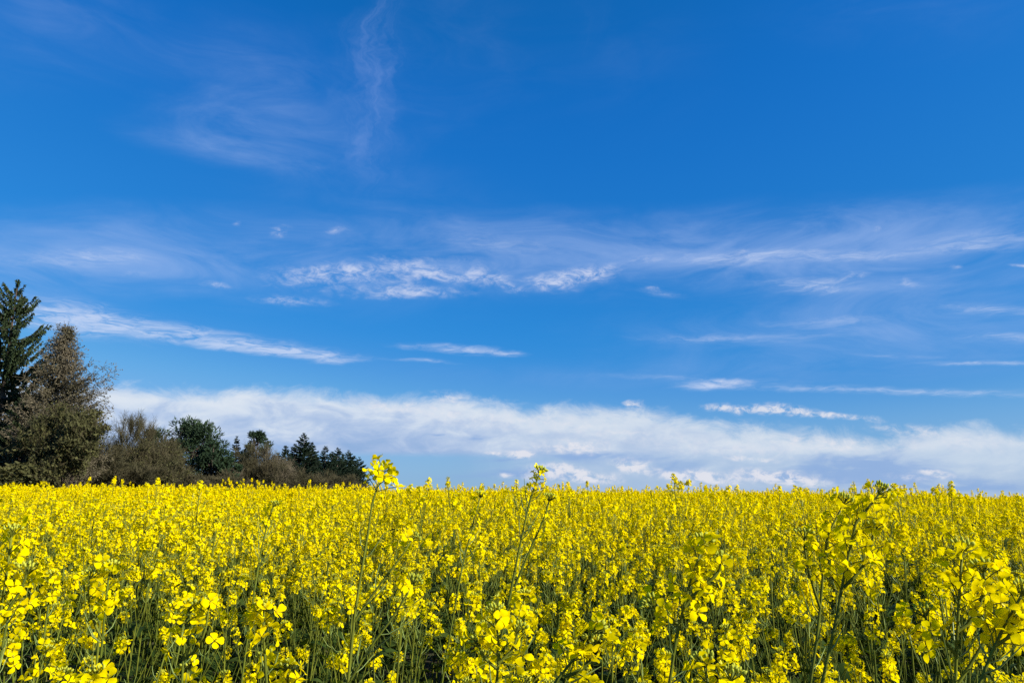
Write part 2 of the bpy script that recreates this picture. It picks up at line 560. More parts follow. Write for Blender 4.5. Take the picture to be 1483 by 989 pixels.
def plant_data(seed, lod):
    """stem+side stalks, leaves, racemes of one rapeseed plant about 1.3 m tall"""
    rs = np.random.RandomState(seed)
    H = rs.uniform(1.18, 1.34)
    lean = np.array([rs.uniform(-.05, .16), rs.uniform(-.08, .08), 0])
    p2 = np.array([0, 0, H]) + lean
    mid = np.array([0, 0, H * .55]) + lean * rs.uniform(-.1, .5) + np.array([rs.uniform(-.03, .03), rs.uniform(-.03, .03), 0])
    stem = bez(np.zeros(3), mid, p2, 9 if lod == 0 else 5)
    stem = np.vstack([stem, stem[-1] + np.array([.0, 0, .05])])
    SB = MB()
    sides = 6 if lod == 0 else (4 if lod == 1 else 3)
    SB.tube(stem, np.interp(np.linspace(0, 1, len(stem)), [0, .5, .9, 1], [.0052, .0034, .0018, .0011]), STM, sides)
    leaves, racs = [], []
    lo = {0: 0, 1: 1, 2: 2}[lod]
    big = lod == 2
    racs.append(raceme(stem, rs, lo, int(rs.randint(12, 18)) if not big else 15, rs.uniform(.045, .080), rs.uniform(.0104, .0124) * (1.2 if big else 1), rs.randint(4, 8)))
    nb = rs.randint(6, 9)
    for k in range(nb):
        t = .36 + .5 * (k + rs.uniform(0, .8)) / nb
        p, tg = along(stem, t)
        ph = rs.uniform(0, 6.28)
        out = np.array([math.cos(ph), math.sin(ph), 0])
        ln = (H + .02 - p[2]) * rs.uniform(.50, 1.0)
        spread = ln * rs.uniform(.22, .45)
        e = p + np.array([0, 0, ln]) + out * spread + lean * .3
        c = p + out * spread * .75 + np.array([0, 0, ln * .4])
        br = bez(p, c, e, 7 if lod == 0 else 4)
        SB.tube(br, np.linspace(.0021, .0010, len(br)), STM, 5 if lod == 0 else 3)
        racs.append(raceme(br, rs, lo, int(rs.randint(8, 14)) if not big else 12, rs.uniform(.028, .060), rs.uniform(.0100, .0120) * (1.2 if big else 1), rs.randint(2, 6)))
        if rs.rand() < .7 and lod < 2:
            m_ = MB(); leaf(m_, p, out + .5 * rn(rs) * [1, 1, 0], rs.uniform(.05, .11), rs.uniform(.008, .017), rs, lod); leaves.append(m_)
    for k in range(rs.randint(7, 11) if lod < 2 else 3):
        t = rs.uniform(.08, .55)
        p, tg = along(stem, t)
        ph = rs.uniform(0, 6.28)
        out = np.array([math.cos(ph), math.sin(ph), rs.uniform(.1, .6)])
        m_ = MB(); leaf(m_, p, out, rs.uniform(.12, .25), rs.uniform(.025, .055), rs, lod); leaves.append(m_)
    return SB, leaves, racs


# ------------------------------------------------------------------ terrain
def terr(x, y):
    """gentle brow ahead of the camera, falling away behind it"""
    x = np.asarray(x, float); y = np.asarray(y, float)
    u_ = x / np.maximum(np.abs(y), 6.0)
    e_px = np.interp(u_, [-2, -.7, 0, .33, .69, 2], [11.5, 10.5, 7.5, 6, 0, -1])
    yc = np.interp(u_, [-2, -.7, 0, .33, .69, 2], [40, 40, 31, 25, 20, 20])
    hc = e_px / FPX * yc + (CAM_Z - 1.30)
    t = y / yc
    z = np.where(t < 1, hc * (2 * t - t * t), hc - (t - 1) ** 2 * .8)
    z = np.where(t < 0, 0.0 * t, z)
    far = np.clip((t - 1), 0, 1)
    z = np.where(t > 2, hc - .8 - (t - 2) * .55, z)
    z = np.maximum(z, -3.0)
    z = z + .03 * np.sin(x * .35 + 1.0) * np.sin(y * .27)
    return z


g = MB()
xs = np.concatenate([-np.geomspace(6000, 40, 14), np.linspace(-36, 36, 49), np.geomspace(40, 6000, 14)])
ys = np.concatenate([-np.geomspace(6000, 12, 12), np.linspace(-10, 100, 76), np.geomspace(110, 6000, 16)])
X, Y = np.meshgrid(xs, ys)
Z = terr(X, Y)
nx = len(xs)
fs = [(j * nx + i, j * nx + i + 1, (j + 1) * nx + i + 1, (j + 1) * nx + i) for j in range(len(ys) - 1) for i in range(nx - 1)]
g.add(np.stack([X, Y, Z], -1).reshape(-1, 3), fs, 0)
m_soil = mat('soil', (.085, .062, .040), .95, 0, 0, None, 1.2, (.055, .075, .03), .1)
go = bpy.data.objects.new('ground', g.mesh('ground', [m_soil]))
go['kind'] = 'structure'
sc.collection.objects.link(go)


def link(o):
    sc.collection.objects.link(o)
    return o


def empty(name, loc, label, cat, group=None):
    o = bpy.data.objects.new(name, None)
    o.location = loc
    o.empty_display_size = .1
    link(o)
    o['label'] = label
    o['category'] = cat
    if group:
        o['group'] = group
    return o


def child(name, mb_or_me, parent, mats=MATS, smooth=True):
    me = mb_or_me.mesh(name, mats, smooth) if isinstance(mb_or_me, MB) else mb_or_me
    o = bpy.data.objects.new(name, me)
    link(o)
    o.parent = parent
    return o


# ------------------------------------------------------------------ the rapeseed plants close to the camera: each its own thing
GROUP = 'rapeseed plants of the front of the crop'


def build_plant(seed, label):
    SB, leaves, racs = plant_data(seed, 0)
    root = empty('rapeseed_plant', (0, 0, 0), label, 'plant', GROUP)
    child('stem', SB, root)
    for m_ in leaves:
        child('leaf', m_, root)
    for A, B in racs:
        a_ = child('flower_head', A, root)
        child('bud_tuft', B, a_)
    return root


def copy_tree(o, parent=None):
    c_ = o.copy()
    link(c_)
    if parent is not None:
        c_.parent = parent
    for ch in o.children:
        copy_tree(ch, c_)
    return c_


rng = np.random.RandomState(11)
MASS_LABEL = 'upright green rapeseed plant with yellow flower heads, one of the dense even crop in front'
protos = [build_plant(100 + i, MASS_LABEL) for i in range(12)]


def gapn(x, y):
    return (math.sin(x * 1.9 + 1.3 * math.sin(y * .9) + .6) * math.sin(y * 1.35 + .8 * math.sin(x * 1.1)) + .5 * math.sin(x * 4.1 + y * 2.3))


# jittered grid of plant spots in a wedge ahead of the camera
def spots(y0, y1, step, keep, half=1.02, pad=.5):
    out = []
    y = y0
    while y < y1:
        x = -(y * half * .78 + pad)
        while x < y * half * .78 + pad:
            xx, yy = x + rng.uniform(-.5, .5) * step, y + rng.uniform(-.5, .5) * step
            gp = gapn(xx, yy)
            pr = keep * (1.0 if gp > -.5 else .42)
            if yy < 4.5 and gp < -.2: pr *= .8
            if math.hypot(xx + 1.05, yy - 2.2) < .62 or math.hypot(xx - 2.1, yy - 3.2) < .65:
                pr *= .35
            if rng.rand() < pr:
                out.append((xx, yy))
            x += step
        y += step
    return out


near = spots(.95, 4.6, .20, .78, pad=.1)
near.sort(key=lambda p: p[0] ** 2 + p[1] ** 2)
near = [p for p in near if p[1] > 1.7 or rng.rand() < .62]
N_NEAR = 284
rest_near = near[N_NEAR:]
near = near[:N_NEAR]
for i, (x, y) in enumerate(near):
    o = protos[i] if i < len(protos) else copy_tree(protos[rng.randint(len(protos))])
    s_ = rng.uniform(.86, 1.02)
    if y < 1.7:
        s_ = rng.uniform(.86, 1.07)
    if rng.rand() < .07 and y > 2:
        s_ *= 1.09
    o.location = (x, y, float(terr(x, y)))
    o.rotation_euler = (rng.uniform(-.05, .05), rng.uniform(-.03, .07), rng.uniform(-.9, .9) + (math.pi if rng.rand() < .3 else 0))
    o.scale = (s_, s_, s_)


# ------------------------------------------------------------------ single plants that stand out of the crop
def px_path(pts, d, rs=None):
    out = []
    for p in pts:
        dd = p[2] if len(p) > 2 else d
        out.append(at(p[0], p[1], dd))
    return np.array(out)


def smooth_path(P_, n=14):
    P_ = np.asarray(P_)
    if len(P_) < 2:
        return P_
    sg = np.maximum(np.linalg.norm(np.diff(P_, axis=0), axis=1), 1e-5)
    cs = np.concatenate([[0], np.cumsum(sg)])
    sl = np.diff(P_, axis=0) / sg[:, None]
    tn = np.vstack([sl[:1], (sl[1:] * sg[:-1, None] + sl[:-1] * sg[1:, None]) / (sg[1:] + sg[:-1])[:, None], sl[-1:]])
    out = []
    for q in np.linspace(0, cs[-1], n):
        i = min(int(np.searchsorted(cs, q, side='right')) - 1, len(sg) - 1)
        h_ = sg[i]; f = (q - cs[i]) / h_
        out.append((2 * f ** 3 - 3 * f ** 2 + 1) * P_[i] + (f ** 3 - 2 * f ** 2 + f) * h_ * tn[i] + (-2 * f ** 3 + 3 * f ** 2) * P_[i + 1] + (f ** 3 - f ** 2) * h_ * tn[i + 1])
    return np.array(out)


def hero(seed, label, d, stem, branches=(), zone=.08, nfl=12, frad=.010, nbud=14, npod=5, rad=.0042, tufts=(), pedl=.018):
    """stem / branches: photo pixels (top last) at distance d; the foot goes straight on down into the ground"""
    rs = np.random.RandomState(seed)
    P_ = px_path(stem, d)
    dirn = P_[1] - P_[0]
    z0 = float(terr(P_[0][0], P_[0][1]))
    k = (P_[0][2] - z0) / max(dirn[2], .02)
    foot = P_[0] - dirn * k * .5
    foot[2] = z0
    P_ = np.vstack([foot, P_])
    path = smooth_path(P_, 30)
    root = empty('rapeseed_plant', tuple(foot), label, 'plant', GROUP)
    SB = MB()
    n = len(path)
    rad = rad * .66
    SB.tube(path - foot, np.interp(np.linspace(0, 1, n), [0, .6, .9, 1], [rad * 1.7, rad * 1.05, rad * .62, rad * .4]), STM, 7)
    heads = [(path, zone, nfl, nbud, npod)]
    for b in branches:
        bp = smooth_path(px_path(b['p'], d), 10)
        SB.tube(bp - foot, np.linspace(rad * .65, rad * .28, len(bp)), STM, 6)
        heads.append((bp, b.get('zone', .06), b.get('n', 8), b.get('nbud', 12), b.get('npod', 3)))
    child('stem', SB, root)
    for (pth, zn, nf, nb_, npd) in heads:
        each = []
        A, B = raceme(pth - foot, rs, 0, nf, zn, frad, npd, pedl, nb_, each)
        h = child('flower_head', A, root)
        child('bud_tuft', B, h)
        for fb, e in each:
            child('flower', fb, h)
    for q in (.25, .42, .55):
        p, tg = along(path, q)
        ph = rs.uniform(0, 6.28)
        m_ = MB(); leaf(m_, p - foot, np.array([math.cos(ph), math.sin(ph), .4]), rs.uniform(.09, .16), rs.uniform(.014, .028), rs, 0)
        child('leaf', m_, root)
    return root


hero(1, 'tall rapeseed plant whose round open flower head stands beside the end of the treeline', 1.12,
     [(503, 1000), (515, 880), (530, 790), (545, 704), (556, 676)], [dict(p=[(513, 900), (540, 860), (585, 800), (600, 775)], n=5, zone=.04)], zone=.030, nfl=13, frad=.0105, nbud=9, npod=2, rad=.0046, pedl=.025)
hero(2, 'thin tall rapeseed plant topped by a narrow tuft of greenish buds against the clouds', 1.3,
     [(708, 1000), (735, 880), (757, 770), (771, 712), (784, 679)], [dict(p=[(745, 850), (770, 790), (790, 745), (797, 718)], n=7, zone=.07),
      dict(p=[(735, 890), (728, 880), (716, 868)], n=6, zone=.03)], zone=.045, nfl=18, frad=.0062, nbud=20, npod=8, rad=.0046, pedl=.017)
hero(3, 'tallest right-hand rapeseed plant, its flowering tip bent over and topped with dark buds', .86,
     [(1188, 1000), (1215, 880), (1237, 765), (1254, 722), (1280, 707)], [dict(p=[(1222, 850), (1250, 820), (1262, 790), (1266, 760)], n=8, zone=.07)],
     zone=.125, nfl=26, frad=.0098, nbud=14, npod=1, rad=.0042, pedl=.021)
hero(4, 'rapeseed plant with a forked stalk and drooping blossoms, close beside the bent-over tallest plant', .92,
     [(1172, 1000), (1190, 870), (1194, 790), (1212, 742), (1226, 722)], [dict(p=[(1188, 880), (1175, 840), (1165, 790), (1166, 770)], n=7, zone=.05)],
     zone=.10, nfl=15, frad=.0095, npod=4, rad=.0034)
hero(5, 'upright thick-stemmed rapeseed plant with a wide cluster of large blossoms near the right edge', .80,
     [(1383, 1000), (1387, 900), (1392, 820), (1394, 786)], [dict(p=[(1387, 915), (1405, 900), (1425, 850), (1424, 815)], n=9, zone=.06),
      dict(p=[(1386, 950), (1370, 930), (1345, 905), (1336, 880)], n=6, zone=.04), dict(p=[(1387, 990), (1400, 970), (1424, 930), (1436, 905)], n=8, zone=.05)],
     zone=.06, nfl=13, frad=.0108, npod=3, rad=.0044, pedl=.024)
hero(6, 'rapeseed plant with a slanting stem and big ragged blossoms in the lower middle right', .82,
     [(968, 1000), (982, 910), (1000, 840), (1022, 780)], [dict(p=[(983, 905), (965, 890), (948, 880), (938, 870)], n=3, zone=.03), dict(p=[(990, 880), (1015, 850), (1040, 830), (1046, 805)], n=7, zone=.05)],
     zone=.085, nfl=13, frad=.0112, npod=5, rad=.0040)
hero(7, 'thin rapeseed plant leaning far right, cut by the right edge of the view', .74,
     [(1412, 1010), (1430, 950), (1455, 905), (1486, 850)], [dict(p=[(1440, 935), (1462, 920), (1470, 890)], n=6, zone=.03)], zone=.06, nfl=8, frad=.0112, rad=.0030)
hero(8, 'rapeseed plant with a slender bowed stem carrying glossy round blossoms at the lower centre', .72,
     [(770, 1030), (815, 975), (845, 940), (868, 905)], [dict(p=[(815, 980), (840, 970), (858, 950), (862, 925)], n=7, zone=.04)], zone=.045, nfl=8, frad=.0098, rad=.0022)
hero(9, 'rapeseed plant holding a compact bright blossom cluster low at the left centre', .98,
     [(262, 1010), (266, 950), (268, 905), (276, 872)], [dict(p=[(265, 955), (285, 940), (300, 900), (302, 870)], n=6, zone=.04)], zone=.055, nfl=9, frad=.0104, rad=.0026)
hero(10, 'tall bright rapeseed plant at the left edge with crowded sunlit blossoms', .88,
     [(-12, 1000), (0, 890), (12, 815), (18, 765)], [dict(p=[(0, 900), (20, 870), (36, 840), (40, 820)], n=8, zone=.05)], zone=.09, nfl=16, frad=.0105, rad=.0034)
hero(11, 'rapeseed plant with one loose nodding cluster standing over a dark gap at left', 1.02,
     [(140, 1010), (148, 930), (154, 860), (160, 815)], [dict(p=[(148, 925), (132, 890), (128, 850), (130, 830)], n=6, zone=.04)], zone=.06, nfl=11, frad=.0105, rad=.003)
hero(12, 'slim rapeseed plant ending in a small green bud tuft level with the skyline', 1.55,
     [(655, 900), (672, 810), (690, 740), (697, 714)], [], zone=.09, nfl=9, frad=.0075, nbud=26, npod=10, rad=.0036, pedl=.014)
hero(13, 'slim leaning rapeseed plant with bare upper stem, centre left of the crop', 1.7,
     [(362, 900), (374, 820), (386, 762), (398, 728)], [], zone=.05, nfl=8, frad=.0095, npod=10, rad=.0042)
hero(14, 'rapeseed plant with a many-flowered head in front of the thin bud-tipped plant', .86,
     [(716, 1010), (724, 960), (722, 915), (716, 880)], [dict(p=[(722, 960), (742, 940), (752, 905)], n=6, zone=.04), dict(p=[(722, 970), (700, 950), (690, 925)], n=4, zone=.03)], zone=.05, nfl=9, frad=.0104, rad=.003)
hero(15, 'rapeseed plant with a long diagonal side stalk and two blossoms, lower left of centre', 1.0,
     [(490, 1020), (520, 960), (575, 885), (602, 838)], [], zone=.03, nfl=5, frad=.010, npod=9, rad=.0030)
hero(16, 'rapeseed plant whose blossoms hang at the very bottom, right of centre', .70,
     [(1040, 1100), (1035, 1040), (1022, 985), (1018, 950)], [dict(p=[(1035, 1050), (1052, 1010), (1062, 970)], n=4, zone=.03)], zone=.04, nfl=7, frad=.0112, rad=.003)


# ------------------------------------------------------------------ the rest of the crop: one object, instances of lighter plants
mcol = bpy.data.collections.new('crop_plants_mid')
fcol = bpy.data.collections.new('crop_plants_far')


def joined(seed, lod):
    SB, leaves, racs = plant_data(seed, lod)
    for m_ in leaves:
        SB.join(m_)
    for A, B in racs:
        SB.join(A); SB.join(B)
    return SB


NM, NF = 10, 8
for i in range(NM):
    mcol.objects.link(bpy.data.objects.new('mid_plant_%02d' % i, joined(300 + i, 1).mesh('mid_plant', MATS)))
for i in range(NF):
    fcol.objects.link(bpy.data.objects.new('far_plant_%02d' % i, joined(400 + i, 2).mesh('far_plant', MATS)))

mid_pts = rest_near + spots(4.6, 11.0, .19, .90, pad=.6)
far_pts = spots(11.0, 46.0, .20, .88, pad=1.5)


def crop_mesh(pts, npick, name):
    n = len(pts)
    me = bpy.data.meshes.new(name)
    P_ = np.array(pts)
    z = terr(P_[:, 0], P_[:, 1])
    me.from_pydata(np.column_stack([P_, z]).tolist(), [], [])
    s_ = rng.uniform(.82, 1.02, n) + .03 * np.sin(P_[:, 0] * 1.7 + 2 * np.sin(P_[:, 1])) 
    s_ = np.where(rng.rand(n) < .16, s_ * rng.uniform(1.04, 1.15, n), s_)
    for nm, typ, arr in (('scl', 'FLOAT', s_), ('pick', 'INT', rng.randint(0, npick, n))):
        a_ = me.attributes.new(nm, typ, 'POINT')
        a_.data.foreach_set('value', arr.astype(float if typ == 'FLOAT' else int))
    rot = np.column_stack([rng.uniform(-.06, .06, n), rng.uniform(-.04, .09, n), rng.uniform(-.9, .9, n) + math.pi * (rng.rand(n) < .3)])
    a_ = me.attributes.new('rot', 'FLOAT_VECTOR', 'POINT')
    a_.data.foreach_set('vector', rot.ravel())
    return me


def crop(name, me, coll):
    ng = bpy.data.node_groups.new(name, 'GeometryNodeTree')
    ng.interface.new_socket('Geometry', in_out='INPUT', socket_type='NodeSocketGeometry')
    ng.interface.new_socket('Geometry', in_out='OUTPUT', socket_type='NodeSocketGeometry')
    gi = ng.nodes.new('NodeGroupInput'); gout = ng.nodes.new('NodeGroupOutput')
    ci = ng.nodes.new('GeometryNodeCollectionInfo'); ci.inputs['Collection'].default_value = coll
    ci.inputs['Separate Children'].default_value = True
    ci.inputs['Reset Children'].default_value = True
    iop = ng.nodes.new('GeometryNodeInstanceOnPoints'); iop.inputs['Pick Instance'].default_value = True

    def attr(nm, dt):
        a_ = ng.nodes.new('GeometryNodeInputNamedAttribute'); a_.data_type = dt; a_.inputs[0].default_value = nm
        return [o for o in a_.outputs if o.enabled and o.name == 'Attribute'][0]
    ng.links.new(gi.outputs[0], iop.inputs['Points'])
    ng.links.new(ci.outputs[0], iop.inputs['Instance'])
    ng.links.new(attr('pick', 'INT'), iop.inputs['Instance Index'])
    ng.links.new(attr('rot', 'FLOAT_VECTOR'), iop.inputs['Rotation'])
    ng.links.new(attr('scl', 'FLOAT'), iop.inputs['Scale'])
    return ng, iop, gi, gout


# both distances live in ONE object: points carry pick (0..NM-1 mid, NM.. far)
allcol = bpy.data.collections.new('crop_plants')
for o in list(mcol.objects) + list(fcol.objects):
    allcol.objects.link(o)
names = sorted(o.name for o in allcol.objects)     # collection info sorts children by name: far_* first
pts_all = mid_pts + far_pts
me = crop_mesh(pts_all, 1, 'rapeseed_crop')
pick = np.concatenate([NF + rng.randint(0, NM, len(mid_pts)), rng.randint(0, NF, len(far_pts))]).astype(int)
me.attributes['pick'].data.foreach_set('value', pick)
crop_o = bpy.data.objects.new('rapeseed_crop', me)
link(crop_o)
crop_o['kind'] = 'stuff'
crop_o['label'] = 'dense mass of yellow flowering rapeseed plants stretching over the field to its brow'
crop_o['category'] = 'crop'
ng, iop, gi, gout = crop('scatter_crop', me, allcol)
ng.links.new(iop.outputs[0], gout.inputs[0])
md = crop_o.modifiers.new('scatter', 'NODES')
md.node_group = ng
print('near', len(near), 'mid', len(mid_pts), 'far', len(far_pts))

# ------------------------------------------------------------------ trees
m_bark = mat('bark', (.10, .075, .055), .9, 0, .1, None, 4, (.06, .045, .04), .1)
m_twig = mat('twig', (.088, .074, .040), .9, 0, .08, None, .5, (.055, .052, .026), .1)
m_twig_pale = mat('twig_pale', (.142, .118, .078), .9, 0, .05, None, .6, (.088, .078, .045), .1)
m_olive = mat('olive_leaf', (.080, .078, .026), .8, .12, .1, (.09, .09, .02), .45, (.048, .05, .018), .15)
m_spruce = mat('spruce_needles', (.042, .062, .022), .75, .1, .1, (.06, .09, .02), .6, (.024, .040, .018), .15)
m_spruce_d = mat('spruce_dark', (.026, .046, .022), .75, .08, .1, (.04, .07, .02), .5, (.018, .034, .02), .15)
m_pine = mat('pine_needles', (.036, .062, .026), .75, .1, .1, (.05, .08, .02), .8, (.022, .042, .022), .15)
TM = [m_bark, m_twig, m_twig_pale, m_olive, m_spruce, m_spruce_d, m_pine]
BK, TW, TP, OL, SP, SD, PN = range(7)


class Bulk:
    """many small quads / triangles by arrays"""
    def __init__(s):
        s.v = []; s.nq = 0; s.mi = []

    def quads(s, p, d, side, ln, wd, mi, taper=.35):
        """p, d, side (n,3); narrow blades from p along d"""
        n = len(p)
        ln = np.asarray(ln).reshape(-1, 1) * np.ones((n, 1)); wd = np.asarray(wd).reshape(-1, 1) * np.ones((n, 1))
        a = p - side * wd * .5; b = p + side * wd * .5
        c_ = p + d * ln + side * wd * .5 * taper; e = p + d * ln - side * wd * .5 * taper
        s.v.append(np.stack([a, b, c_, e], 1).reshape(-1, 3))
        s.nq += n
        s.mi.append(np.full(n, mi))

    def mesh(s, name, extra=None):
        v = np.concatenate(s.v) if s.v else np.zeros((0, 3))
        nv = len(v)
        faces = np.arange(nv).reshape(-1, 4).tolist()
        mi = np.concatenate(s.mi).tolist() if s.mi else []
        if extra is not None and extra.n:
            ev = np.concatenate(extra.v)
            faces += [tuple(i + nv for i in f) for f in extra.f]
            v = np.concatenate([v, ev]); mi += extra.m
        me_ = bpy.data.meshes.new(name)
        me_.from_pydata(v.tolist(), [], faces)
        used = sorted(set(mi)); rm = {q: i for i, q in enumerate(used)}
        for q in used:
            me_.materials.append(TM[q])
        me_.polygons.foreach_set('material_index', [rm[q] for q in mi])
        me_.update()
        return me_


def unit(a):
    return a / (np.linalg.norm(a, axis=-1, keepdims=True) + 1e-9)


def rand_side(d, rs):
    return unit(np.cross(d, rs.normal(size=d.shape)))


def tree_thing(name, base, label, cat, trunk, crown_me, group='trees along the edge of the field'):
    root = empty(name, base, label, cat, group)
    child('trunk', trunk, root, TM)
    child('crown', crown_me, root, TM)
    return root


def base_for(px, d):
    p = at(px, 700, d)
    return np.array([p[0], d, float(terr(p[0], d)) - .05])


def height_for(py, d, base):
    return at(700, py, d)[2] - base[2]


def spruce(px, top, d, label, rad, mi=SP, seed=0, dens=1.0, droop=.9, lo=.03, gap=.0, name='spruce_tree', sz=None, whorl=None, irregular=.25, prof=.82, curl=.16):
    rs = np.random.RandomState(seed)
    base = base_for(px, d); H = height_for(top, d, base)
    small = H < 13
    if small:
        prof = .88; irregular = .20; curl = .06; rad = rad * 1.22
    if sz is None:
        sz = .62 if H < 13 else .85
    T = MB(); T.tube([[0, 0, 0], [.05, 0, H * .5], [0, 0, H * .93], [0, 0, H]], [H * .016, H * .010, H * .003, .012], BK, 7)
    B = Bulk(); E = MB()
    nw = int(H * (5.0 if H < 13 else 3.6)) if whorl is None else whorl
    for i in range(nw):
        q = (i + rs.uniform(0, .9)) / nw           # 0 bottom .. 1 top
        z = H * (lo + (1 - lo) * q)
        rr = rad * (1 - q) ** prof + .12
        nb_ = max(6, int(11 * (1 - q * .4)))
        for k in range(nb_):
            if rs.rand() < gap:
                continue
            ph = rs.uniform(0, 6.28)
            ln = rr * rs.uniform(1 - irregular * 1.8, 1 + irregular)
            o = np.array([math.cos(ph), math.sin(ph), 0])
            t = np.linspace(0, 1, 7)[:, None]
            rise = ((.38 if small else .75) * q - .10) * ln
            pth = np.array([0, 0, z]) + o * ln * t + np.array([0, 0, 1.0]) * (rise * t - droop * (1 - q * .6) * ln * .5 * t * (1 - t) + curl * ln * t ** 3)
            E.tube(pth[[0, 2, 4, 6]], [max(.012, ln * .016), ln * .011 + .006, ln * .007 + .004, .006], BK, 3, False)
            m_ = max(10, int(ln * 26 * dens / sz))
            tt = rs.uniform(.08, 1.0, m_) ** .8
            ip = np.clip(tt * 6, 0, 5.999); ii = ip.astype(int); ff = (ip - ii)[:, None]
            pp = pth[ii] * (1 - ff) + pth[np.minimum(ii + 1, 6)] * ff
            tg = unit(pth[np.minimum(ii + 1, 6)] - pth[ii])
            lat = np.cross(tg, [0, 0, 1.0]) * rs.choice([-1, 1], m_)[:, None]
            dd = unit(tg * .8 + lat * rs.uniform(.1, .9, (m_, 1)) - np.array([0, 0, 1.0]) * rs.uniform(.0, 1.3, (m_, 1)) * droop + .12 * rs.normal(size=(m_, 3)))
            L_ = rs.uniform(.25, .62, m_) * sz * (1 - .45 * tt) * min(1.0, .45 + ln * .4)
            B.quads(pp, dd, rand_side(dd, rs), L_, rs.uniform(.09, .17, m_) * sz, mi, .25)
            pp2 = pp + dd * (L_ * .5)[:, None]
            dd2 = unit(dd + .7 * rs.normal(size=dd.shape) - np.array([0, 0, .3]) * droop)
            B.quads(pp2, dd2, rand_side(dd2, rs), L_ * .7, rs.uniform(.07, .13, m_) * sz, mi, .25)
    dd = unit(np.column_stack([rs.normal(size=(26, 2)) * .6, np.ones(26)]))
    zz = np.column_stack([np.zeros(26), np.zeros(26), H * rs.uniform(.94, .99, 26)])
    B.quads(zz, dd, rand_side(dd, rs), .30 * sz, .06, mi)
    return tree_thing(name, base, label, 'spruce tree', T, B.mesh('crown', E))


def bare(px, top, d, label, width, seed=0, mi=TW, stems=3, levels=4, leafy=0.0, lmi=OL, name='bare_tree', lean=0.0, dens=1.0, thick=1.0, cat='bare tree', conic=False, ls=1.0):
    """broadleaf: forks into a haze of fine twigs; leafy > 0 adds small young leaves"""
    rs = np.random.RandomState(seed)
    base = base_for(px, d); H = height_for(top, d, base)
    T, E, B = MB(), MB(), Bulk()
    tips = []

    def grow(p, dr, ln, r, lv):
        n_ = 4
        pts = [p]
        dd = dr.copy()
        for _ in range(n_):
            dd = dd + .16 * rn(rs) + np.array([0, 0, .05])
            dd /= np.linalg.norm(dd)
            pts.append(pts[-1] + dd * ln / n_)
        (T if lv == 0 else E).tube(pts, np.linspace(r, r * .55, n_ + 1), BK if lv < 2 else mi, 6 if lv == 0 else (4 if lv == 1 else 3), False)
        pts = np.array(pts)
        if lv >= levels:
            tips.append((pts, ln))
            return
        k = rs.randint(3, 5) if lv else rs.randint(4, 7)
        for j in range(k):
            q = rs.uniform(.35, 1.0) if lv else rs.uniform(.25, 1)
            pp, tg = along(pts, q)
            sd_ = unit(np.cross(tg, rn(rs)))
            a_ = rs.uniform(.35, .85)
            nd_ = tg * math.cos(a_) + sd_ * math.sin(a_)
            nd_[0] *= width / (H * .5) ; nd_[1] *= width / (H * .5)
            nd_ = unit(nd_)
            grow(pp, nd_, ln * rs.uniform(.50, .74), r * .56, lv + 1)
    for s_ in range(stems):
        a_ = rs.uniform(0, 6.28)
        o = np.array([math.cos(a_), math.sin(a_), 0]) * (width * .18 if stems > 1 else 0)
        dr = unit(np.array([o[0] * .5 + lean, o[1] * .5, 1.6]))
        grow(o * .5 + np.array([0, 0, 0.]), dr, H * rs.uniform(.36, .46), H * .018 * thick / math.sqrt(stems), 0)
    for pts, ln in tips:
        m_ = int(9 * dens)
        q = rs.uniform(0, .999, m_) * (len(pts) - 1)
        ii = q.astype(int); ff = (q - ii)[:, None]
        pp = pts[ii] * (1 - ff) + pts[ii + 1] * ff
        tg = unit(pts[ii + 1] - pts[ii])
        dd = unit(tg + .6 * rs.normal(size=tg.shape) + np.array([0, 0, .8]))
        L_ = rs.uniform(.35, 1.1, m_) * min(1.0, H / 9)
        B.quads(pp, dd, rand_side(dd, rs), L_, .018 + rs.uniform(0, .014, m_), mi, .4)
        pp2 = pp + dd * (L_ * rs.uniform(.4, .9, m_))[:, None]
        dd2 = unit(dd + .8 * rs.normal(size=tg.shape))
        B.quads(pp2, dd2, rand_side(dd2, rs), L_ * .6, .016 + rs.uniform(0, .010, m_), mi, .4)
        if leafy:
            for _ in range(max(1, int(leafy))):
                dd3 = unit(rs.normal(size=tg.shape))
                B.quads(pp2 + .12 * rs.normal(size=tg.shape), dd3, rand_side(dd3, rs), rs.uniform(.08, .16, m_) * ls, rs.uniform(.06, .12, m_) * ls, lmi, .5)
    # bring the crown to the wanted height
    crown = B.mesh('crown', E)
    allz = np.array([v.co.z for v in crown.vertices])
    k = H / np.percentile(allz, 99.7)
    xy = np.percentile(np.abs([v.co.x for v in crown.vertices]), 96)
    kx = width / xy
    for v in crown.vertices:
        v.co.x *= kx; v.co.y *= kx; v.co.z *= k
    T.v = [v * np.array([kx, kx, k]) for v in T.v]
    return tree_thing(name, base, label, cat, T, crown)


